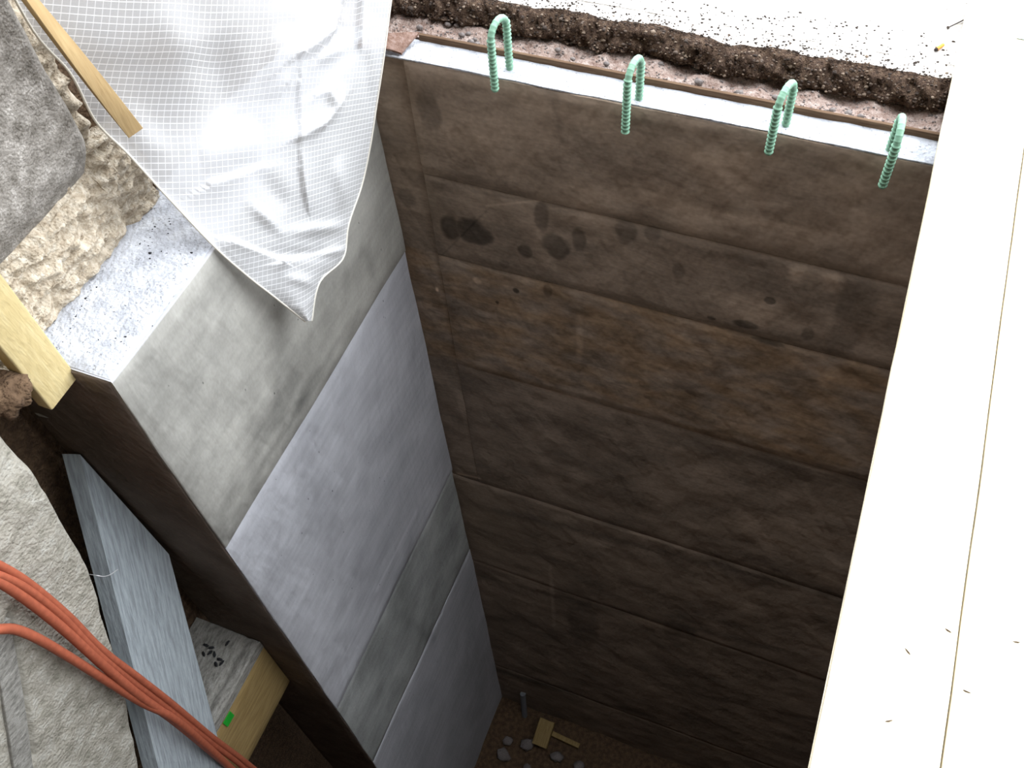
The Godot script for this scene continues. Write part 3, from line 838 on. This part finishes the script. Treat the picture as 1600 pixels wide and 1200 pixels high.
# ---------------------------------------------------------------- tarp
func tarp() -> void:
	var c: Array = [
		[Vector3(-0.125, 0.794, 0.796), Vector3(-0.067, 0.759, 0.713), Vector3(-0.014, 0.716, 0.615), Vector3(0.032, 0.660, 0.494), Vector3(0.071, 0.586, 0.340), Vector3(0.103, 0.488, 0.142), Vector3(0.130, 0.358, -0.117)],
		[Vector3(-0.125, 0.577, 0.798), Vector3(-0.068, 0.542, 0.726), Vector3(-0.016, 0.497, 0.642), Vector3(0.030, 0.440, 0.539), Vector3(0.068, 0.363, 0.411), Vector3(0.098, 0.263, 0.248), Vector3(0.125, 0.135, 0.042)],
		[Vector3(-0.125, 0.459, 0.768), Vector3(-0.069, 0.427, 0.702), Vector3(-0.017, 0.387, 0.625), Vector3(0.028, 0.334, 0.531), Vector3(0.064, 0.264, 0.415), Vector3(0.094, 0.173, 0.270), Vector3(0.120, 0.057, 0.091)],
		[Vector3(-0.125, 0.346, 0.767), Vector3(-0.071, 0.316, 0.704), Vector3(-0.021, 0.279, 0.631), Vector3(0.022, 0.229, 0.544), Vector3(0.058, 0.162, 0.437), Vector3(0.086, 0.075, 0.305), Vector3(0.110, -0.034, 0.143)],
		[Vector3(-0.090, 0.268, 0.760), Vector3(-0.043, 0.236, 0.703), Vector3(-0.001, 0.196, 0.638), Vector3(0.035, 0.143, 0.559), Vector3(0.063, 0.073, 0.462), Vector3(0.083, -0.017, 0.342), Vector3(0.100, -0.128, 0.198)],
		[Vector3(-0.050, 0.170, 0.755), Vector3(-0.012, 0.140, 0.705), Vector3(0.023, 0.101, 0.647), Vector3(0.050, 0.049, 0.577), Vector3(0.069, -0.019, 0.491), Vector3(0.082, -0.105, 0.386), Vector3(0.090, -0.210, 0.261)],
		[Vector3(0.014, 0.017, 0.745), Vector3(0.033, -0.013, 0.696), Vector3(0.050, -0.047, 0.644), Vector3(0.064, -0.088, 0.584), Vector3(0.075, -0.138, 0.517), Vector3(0.083, -0.195, 0.442), Vector3(0.090, -0.260, 0.358)],
		[Vector3(0.040, -0.100, 0.715), Vector3(0.055, -0.123, 0.679), Vector3(0.069, -0.150, 0.639), Vector3(0.079, -0.182, 0.595), Vector3(0.087, -0.221, 0.545), Vector3(0.092, -0.267, 0.489), Vector3(0.095, -0.319, 0.427)],
		[Vector3(0.065, -0.209, 0.681), Vector3(0.075, -0.214, 0.665), Vector3(0.084, -0.222, 0.647), Vector3(0.089, -0.233, 0.626), Vector3(0.092, -0.250, 0.601), Vector3(0.092, -0.272, 0.572), Vector3(0.090, -0.297, 0.541)],
		[Vector3(0.085, -0.349, 0.633), Vector3(0.091, -0.342, 0.636), Vector3(0.096, -0.338, 0.637), Vector3(0.099, -0.339, 0.635), Vector3(0.097, -0.345, 0.631), Vector3(0.093, -0.355, 0.623), Vector3(0.088, -0.368, 0.613)]]
	var nu := 170
	var nv := 180
	# soft folds: start (s, t), end (s, t), half width in metres, height in metres
	var folds := [
		[Vector2(0.370, 0.081), Vector2(0.383, 0.239), 0.045, 0.016], [Vector2(0.506, 0.110), Vector2(0.469, 0.357), 0.05, -0.026], [Vector2(0.705, 0.099), Vector2(0.618, 0.326), 0.035, 0.018],
		[Vector2(0.243, 0.468), Vector2(0.597, 0.399), 0.045, 0.020], [Vector2(0.398, 0.588), Vector2(0.507, 0.661), 0.016, 0.016], [Vector2(0.507, 0.661), Vector2(1.002, 0.671), 0.016, 0.018],
		[Vector2(0.253, 0.704), Vector2(0.892, 0.766), 0.016, -0.016], [Vector2(0.497, 0.509), Vector2(0.614, 0.613), 0.028, -0.018], [Vector2(0.848, 0.460), Vector2(0.951, 0.628), 0.03, 0.018],
		[Vector2(0.918, 0.111), Vector2(0.975, 0.358), 0.022, -0.010], [Vector2(0.882, 0.150), Vector2(0.779, 0.217), 0.016, 0.020], [Vector2(0.821, 0.284), Vector2(0.856, 0.336), 0.014, 0.014],
		[Vector2(0.335, 0.806), Vector2(0.870, 0.889), 0.014, 0.012], [Vector2(0.108, 0.278), Vector2(0.115, 0.483), 0.03, 0.012]]
	# sharp creases, raised on one side only: start, end, reach, height (sign picks the raised side)
	var creases := [
		[Vector2(0.870, 0.076), Vector2(0.830, 0.132), 0.035, 0.040], [Vector2(0.830, 0.132), Vector2(0.740, 0.188), 0.035, 0.036], [Vector2(0.740, 0.188), Vector2(0.688, 0.263), 0.035, 0.016],
		[Vector2(0.907, 0.076), Vector2(0.911, 0.143), 0.018, -0.026], [Vector2(0.731, 0.264), Vector2(0.710, 0.568), 0.035, -0.012], [Vector2(0.714, 0.413), Vector2(0.809, 0.380), 0.030, -0.020],
		[Vector2(0.809, 0.380), Vector2(0.871, 0.320), 0.024, -0.020], [Vector2(0.781, 0.300), Vector2(0.847, 0.282), 0.016, 0.012], 
		[Vector2(0.705, 0.498), Vector2(0.715, 0.600), 0.03, -0.010], [Vector2(0.129, 0.663), Vector2(0.404, 0.752), 0.022, 0.014], [Vector2(0.404, 0.752), Vector2(0.985, 0.746), 0.022, 0.016],
		[Vector2(0.136, 0.933), Vector2(0.865, 0.934), 0.014, 0.008], [Vector2(0.256, 0.542), Vector2(0.533, 0.496), 0.03, 0.010]]
	var at := func(s: float, t: float) -> Vector3:
		var x := clampf(s, 0.0, 1.0) * 6.0
		var y := clampf(t, 0.0, 1.0) * 9.0
		var i := mini(int(x), 5)
		var j := mini(int(y), 8)
		var cols := []
		for k in range(-1, 3):
			var jj := clampi(j + k, 0, 9)
			cols.append(c[jj][i].cubic_interpolate(c[jj][i + 1], c[jj][maxi(i - 1, 0)], c[jj][mini(i + 2, 6)], x - i))
		return cols[1].cubic_interpolate(cols[2], cols[0], cols[3], y - j)
	for f in folds + creases:
		f.append(at.call(f[0].x, f[0].y))
		f.append(at.call(f[1].x, f[1].y))
	var out := Vector3(0.62, 0.62, 0.35).normalized()
	var e1: Vector3 = (c[1][5] - c[1][1]).normalized()
	var e2: Vector3 = c[6][3] - c[0][4]
	e2 = (e2 - e1 * e2.dot(e1)).normalized()
	var st := begin()
	st.set_smooth_group(1)
	var g := []
	var uv := []
	for j in nv + 1:
		var row := []
		var ruv := []
		for i in nu + 1:
			var s := float(i) / nu
			var t := float(j) / nv
			var p: Vector3 = at.call(s, t)
			ruv.append(Vector2(p.dot(e1), p.dot(e2)) / 0.0135)
			var d := 0.0
			for f in folds:
				var a: Vector3 = f[4]
				var ab: Vector3 = f[5] - a
				var k := clampf((p - a).dot(ab) / ab.length_squared(), 0.0, 1.0)
				var dist := p.distance_to(a + ab * k)
				d += f[3] * exp(-pow(dist / f[2], 2.0)) * sin(PI * clampf(k, 0.08, 0.92))
			for f in creases:
				var a: Vector3 = f[4]
				var ab: Vector3 = f[5] - a
				var k := clampf((p - a).dot(ab) / ab.length_squared(), 0.0, 1.0)
				var dist := p.distance_to(a + ab * k)
				var side: float = (f[1] - f[0]).cross(Vector2(s, t) - f[0]) * signf(f[3])
				var fall := exp(-dist / f[2]) if side > 0.0 else exp(-pow(dist / 0.008, 2.0))
				d += absf(f[3]) * fall
			d += 0.008 * nz.get_noise_3dv(p * 260.0) * (0.4 + 0.6 * smoothstep(0.5, 0.8, s))
			var edge := minf(minf(s, 1.0 - s) * 14.0, minf(1.0, (1.0 - t) * 6.0 + 0.1))
			row.append(p + out * d * clampf(edge, 0.15, 1.0))
		g.append(row)
		uv.append(ruv)
	for j in nv:
		for i in nu:
			quad(st, g[j][i], g[j][i + 1], g[j + 1][i + 1], g[j + 1][i], out, [uv[j][i], uv[j][i + 1], uv[j + 1][i + 1], uv[j + 1][i]])
	var root := thing("tarp", "translucent white reinforced plastic tarp draped over the left wall", "tarp")
	obj("sheet", finish(st), tarp_material(), root)
	# the thick rolled hems along both free edges
	var hem_m := plain(Color(0.86, 0.84, 0.79), 0.5)
	for e in [0, nu]:
		var pts := []
		var radii := []
		for j in range(0, nv + 1, 3):
			pts.append(g[j][e])
			radii.append(0.0028)
		var hs := begin()
		tube(pts, radii, 6, hs)
		obj("hem", finish(hs), hem_m, root)

# ---------------------------------------------------------------- near left corner: rock, planks, ledge, cables
func corner(rng: RandomNumberGenerator, M: Dictionary) -> void:
	var X := Vector3.RIGHT
	var Y := Vector3.UP
	var Z := Vector3.BACK
	var nouv := no_uv
	# big stone: right hand edge follows the plank
	var edge := [Vector3(-0.120, 0.053, 1.309), Vector3(-0.115, -0.025, 1.317), Vector3(-0.110, -0.103, 1.321), Vector3(-0.110, -0.239, 1.342), Vector3(-0.110, -0.478, 1.382), Vector3(-0.110, -0.658, 1.449), Vector3(-0.110, -0.854, 1.514), Vector3(-0.110, -1.179, 1.658), Vector3(-0.110, -1.438, 1.773), Vector3(-0.110, -1.744, 1.910)]
	var g_top: Vector3 = Vector3(-0.110, -0.318, 1.558)
	var g_low: Vector3 = Vector3(-0.110, -0.699, 1.766)
	var st := begin()
	st.set_smooth_group(1)
	var g := []
	var rows := 120
	var colsn := 90
	for j in rows + 1:
		var t := float(j) / rows * (edge.size() - 1)
		var k := mini(int(t), edge.size() - 2)
		var e: Vector3 = edge[k].cubic_interpolate(edge[k + 1], edge[maxi(k - 1, 0)], edge[mini(k + 2, edge.size() - 1)], t - k)
		var row := []
		for i in colsn + 1:
			var s := float(i) / colsn
			var p := Vector3(e.x, e.y, e.z + maxf(2.14 - e.z, 0.1) * s * s)
			var round_ := exp(-s * s * 0.75 / 0.004)
			p.x -= 0.02 * round_ * round_
			p.x += 0.012 * nz.get_noise_3dv(p * 90.0) + 0.006 * nz.get_noise_3dv(p * 420.0) + 0.002 * nz.get_noise_3dv(p * 1500.0)
			var gl := Vector2(p.y, p.z)
			p.x -= 0.022 * streak(gl, Vector2(g_top.y, g_top.z), Vector2(g_low.y, g_low.z), 0.007)
			if i == 0:
				p.z += 0.008 * nz.get_noise_3dv(p * 300.0)
			row.append(p)
		g.append(row)
	for j in rows:
		for i in colsn:
			quad(st, g[j][i], g[j][i + 1], g[j + 1][i + 1], g[j + 1][i], X)
	st.set_smooth_group(2)
	for j in rows:
		var a: Vector3 = g[j][0]
		var b: Vector3 = g[j + 1][0]
		quad(st, a, b, Vector3(-0.37, b.y, b.z + 0.02), Vector3(-0.37, a.y, a.z + 0.02), -Z)
	for i in colsn:
		var a: Vector3 = g[0][i]
		var b: Vector3 = g[0][i + 1]
		quad(st, a, b, Vector3(-0.37, b.y + 0.02, b.z), Vector3(-0.37, a.y + 0.02, a.z), Y)
		a = g[rows][i]
		b = g[rows][i + 1]
		quad(st, a, b, Vector3(-0.37, b.y, b.z), Vector3(-0.37, a.y, a.z), -Y)
	var bs := thing("rough_stone", "", "stone")
	obj("stone_face", finish(st), M.rock, bs)
	obj("mortar_strip", timber(Vector3(-0.116, -0.306, 1.587), Vector3(-0.116, -0.800, 1.857), X, 0.05, 0.02, 0.0, 0.02), M.dirty, bs)
	tag(bs, "large grey-beige rough stone face at lower left under the orange cables", "stone")
	# leaning plank
	var outline := [Vector3(-0.300, -0.434, 1.137), Vector3(-0.235, -0.675, 1.286), Vector3(-0.090, -1.233, 1.627), Vector3(-0.010, -1.634, 1.849), Vector3(-0.010, -2.225, 1.760), Vector3(-0.090, -1.665, 1.514), Vector3(-0.205, -1.096, 1.231), Vector3(-0.235, -0.929, 1.152)]
	var py: Vector3 = (outline[1] - outline[2]).normalized()
	var px: Vector3 = (outline[6] - outline[1]).cross(py).normalized()
	if px.x < 0.0:
		px = -px
	var axes := Transform3D(Basis(px, py, px.cross(py)), outline[3])
	var inv := axes.affine_inverse()
	for k in 8:
		outline[k] = inv * outline[k]
	var pst := begin()
	pst.set_smooth_group(-1)
	var back := Vector3(-0.05, 0, 0)
	for k in 3:
		var qd := [outline[k], outline[k + 1], outline[6 - k], outline[7 - k]]
		quad(pst, qd[0], qd[1], qd[2], qd[3], X)
		quad(pst, qd[0] + back, qd[1] + back, qd[2] + back, qd[3] + back, -X)
	for k in 8:
		var pa: Vector3 = outline[k]
		var pb: Vector3 = outline[(k + 1) % 8]
		quad(pst, pa, pb, pb + back, pa + back, (pa + pb) * 0.5 - (outline[1] + outline[2] + outline[5] + outline[6]) * 0.25)
	var pk := obj("leaning_plank", finish(pst), M.grey)
	pk.transform = axes
	tag(pk, "blue-grey weathered plank leaning beside the rough stone", "plank")
	# ledge timber and plywood under it
	var lt := obj("ledge_timber", slab(Vector3(-0.415, -1.60, 1.53), X, -Z, 0.26, 0.396, 0.05, 24, 40, func(p: Vector3) -> float: return 0.004 * nz.get_noise_3dv(p * 300.0) - (0.008 if absf(p.x + 0.205) < 0.010 else 0.0), nouv, 0.004, 0.003), M.dirty)
	tag(lt, "dirty grey ledge plank with dark chips, beside the leaning plank", "plank")
	var pf := thing("plywood_sheet", "tan plywood sheet with a green paint mark under the dirty ledge plank", "plywood", Vector3(-0.152, -2.02, 1.4))
	obj("sheet", slab(Vector3(-0.004, 0.0, 0.13), -Z, Y, 0.396, 0.366, 0.02, 6, 6, wavy(0.001, 100.0, 3.0), nouv, 0.002, 0.0), M.tan, pf)
	var g0: Vector3 = Vector3(-0.151, -1.639, 1.392) - Vector3(-0.152, -2.02, 1.4)
	obj("paint_mark", slab(g0 + Vector3(0.001, -0.06, 0.02), -Z, Y, 0.045, 0.05, 0.002, 4, 4, wavy(0.001, 500.0, 3.0), nouv, 0.0, 0.008), plain(Color(0.10, 0.62, 0.16), 0.6), pf)
	var chips := [Vector3(-0.323, -1.595, 1.212), Vector3(-0.296, -1.595, 1.230), Vector3(-0.279, -1.595, 1.229), Vector3(-0.253, -1.595, 1.238), Vector3(-0.239, -1.595, 1.247), Vector3(-0.314, -1.595, 1.242), Vector3(-0.301, -1.595, 1.213), Vector3(-0.257, -1.595, 1.180), Vector3(-0.254, -1.595, 1.257)]
	for k in chips.size():
		var o := obj("dark_chip", lump_mesh(Vector3(0.011, 0.004, 0.005), 2.0 + k * 1.7, 5, 7, 0.5), M.debris)
		o.position = chips[k]
		o.rotation.y = k * 1.1
		tag(o, "small dark chip lying on the dirty ledge plank", "chip", "dark chips on the ledge plank")
	# wire sticking out of the stone
	var ws := begin()
	var wire := smooth_path([Vector3(-0.115, -0.484, 1.385), Vector3(-0.090, -0.471, 1.385), Vector3(-0.080, -0.484, 1.378), Vector3(-0.080, -0.502, 1.365), Vector3(-0.080, -0.512, 1.351), Vector3(-0.080, -0.517, 1.344)], 0.004)
	var wr := []
	for q in wire: wr.append(0.0012)
	tube(wire, wr, 6, ws)
	tag(obj("thin_wire", finish(ws), plain(Color(0.72, 0.72, 0.72), 0.4, 0.5)), "thin pale wire sticking out from the rough stone edge", "wire")
	# small stones near the post foot
	var rocks := [[Vector3(-0.120, 0.075, 1.258), Vector3(0.05, 0.035, 0.05), "brown rough stone tucked under the yellow timber post", M.soil]]
	for r in rocks:
		var o := obj("rubble_stone", lump_mesh(r[1], 3.3, 16, 22, 0.5), r[3])
		o.position = r[0]
		tag(o, r[2], "stone")
	# cables
	var paths := [
		[[Vector3(-0.065, 0.254, 1.608), Vector3(-0.065, 0.088, 1.555), Vector3(-0.065, -0.085, 1.521), Vector3(-0.065, -0.144, 1.509), Vector3(-0.065, -0.250, 1.499), Vector3(-0.065, -0.427, 1.497), Vector3(-0.060, -0.621, 1.506), Vector3(-0.055, -0.823, 1.501), Vector3(-0.055, -1.071, 1.495), Vector3(-0.065, -1.424, 1.489), Vector3(-0.075, -1.807, 1.476), Vector3(-0.095, -2.235, 1.469), Vector3(-0.115, -3.162, 1.479), Vector3(-0.125, -4.618, 1.553)], "topmost orange cable of the bundle crossing the rough stone"],
		[[Vector3(-0.059, 0.243, 1.623), Vector3(-0.059, 0.075, 1.572), Vector3(-0.059, -0.104, 1.537), Vector3(-0.059, -0.161, 1.523), Vector3(-0.059, -0.251, 1.511), Vector3(-0.062, -0.414, 1.507), Vector3(-0.059, -0.610, 1.518), Vector3(-0.059, -0.844, 1.515), Vector3(-0.059, -1.092, 1.509), Vector3(-0.067, -1.438, 1.502), Vector3(-0.077, -1.789, 1.492), Vector3(-0.097, -2.221, 1.492), Vector3(-0.117, -3.137, 1.508), Vector3(-0.127, -4.571, 1.588)], "middle orange cable of the bundle, lying between two others"],
		[[Vector3(-0.060, 0.235, 1.629), Vector3(-0.060, 0.066, 1.578), Vector3(-0.060, -0.110, 1.546), Vector3(-0.060, -0.168, 1.533), Vector3(-0.060, -0.292, 1.526), Vector3(-0.060, -0.457, 1.525), Vector3(-0.057, -0.650, 1.530), Vector3(-0.055, -0.870, 1.532), Vector3(-0.055, -1.118, 1.525), Vector3(-0.065, -1.447, 1.522), Vector3(-0.075, -1.740, 1.521), Vector3(-0.095, -2.123, 1.528), Vector3(-0.115, -2.993, 1.550), Vector3(-0.125, -4.337, 1.638)], "thick lower orange cable of the three-cable bundle"],
		[[Vector3(-0.070, 0.152, 1.691), Vector3(-0.070, -0.030, 1.646), Vector3(-0.070, -0.220, 1.620), Vector3(-0.070, -0.267, 1.598), Vector3(-0.070, -0.312, 1.581), Vector3(-0.065, -0.388, 1.570), Vector3(-0.065, -0.532, 1.560), Vector3(-0.063, -0.729, 1.550), Vector3(-0.060, -0.915, 1.540), Vector3(-0.048, -1.098, 1.523), Vector3(-0.057, -1.392, 1.520), Vector3(-0.067, -1.646, 1.521), Vector3(-0.090, -2.022, 1.526), Vector3(-0.110, -2.851, 1.547), Vector3(-0.120, -4.121, 1.631)], "separate single orange cable below the three-cable bundle"]]
	var rads := [0.0095, 0.0092, 0.0115, 0.0110]
	for k in 4:
		var pts := smooth_path(paths[k][0], 0.006)
		var rr := []
		for q in pts: rr.append(rads[k])
		var cs := begin()
		tube(pts, rr, 12, cs)
		tag(obj("orange_cable", finish(cs), M.cable), paths[k][1], "cable", "orange cables at lower left")

# ---------------------------------------------------------------- rubble at the bottom of the pit
func pit_bottom(rng: RandomNumberGenerator, M: Dictionary) -> void:
	var blk := obj("wood_block", timber(Vector3(0.384, -5.460, 0.229), Vector3(0.385, -5.400, 0.057), Vector3.UP, 0.11, 0.05), M.tan)
	tag(blk, "tan offcut of wood lying on the pit floor", "wood")
	var stick := obj("wood_stick", timber(Vector3(0.434, -5.470, 0.117), Vector3(0.647, -5.470, 0.132), Vector3.UP, 0.035, 0.025), M.tan)
	tag(stick, "narrow wooden stick on the pit floor beside the offcut", "wood")
	var ps := begin()
	tube([Vector3(0.205, -5.500, 0.060), Vector3(0.191, -5.320, 0.025), Vector3(0.183, -5.200, 0.000)], [0.02, 0.02, 0.02], 12, ps)
	tag(obj("pipe_stub", finish(ps), plain(Color(0.45, 0.46, 0.48), 0.5)), "short grey pipe stub standing in the pit's far corner", "pipe")
	var shapes := []
	for k in 4:
		shapes.append(lump_mesh(Vector3(0.07, 0.045, 0.06), 5.0 + k * 1.9, 7, 10, 0.5))
	for k in 20:
		var o := obj("rubble_stone", shapes[k % 4], M.pebble)
		o.position = Vector3(0.16 + 0.17 * (k % 5) + rng.randf_range(-0.03, 0.03), FLOOR_Y + 0.03, 0.26 + 0.13 * (k / 5) + rng.randf_range(-0.02, 0.02))
		o.scale = Vector3.ONE * rng.randf_range(0.35, 0.75)
		o.rotation.y = rng.randf() * TAU
		tag(o, "grey rubble stone on the dark pit floor", "stone", "rubble on the pit floor")
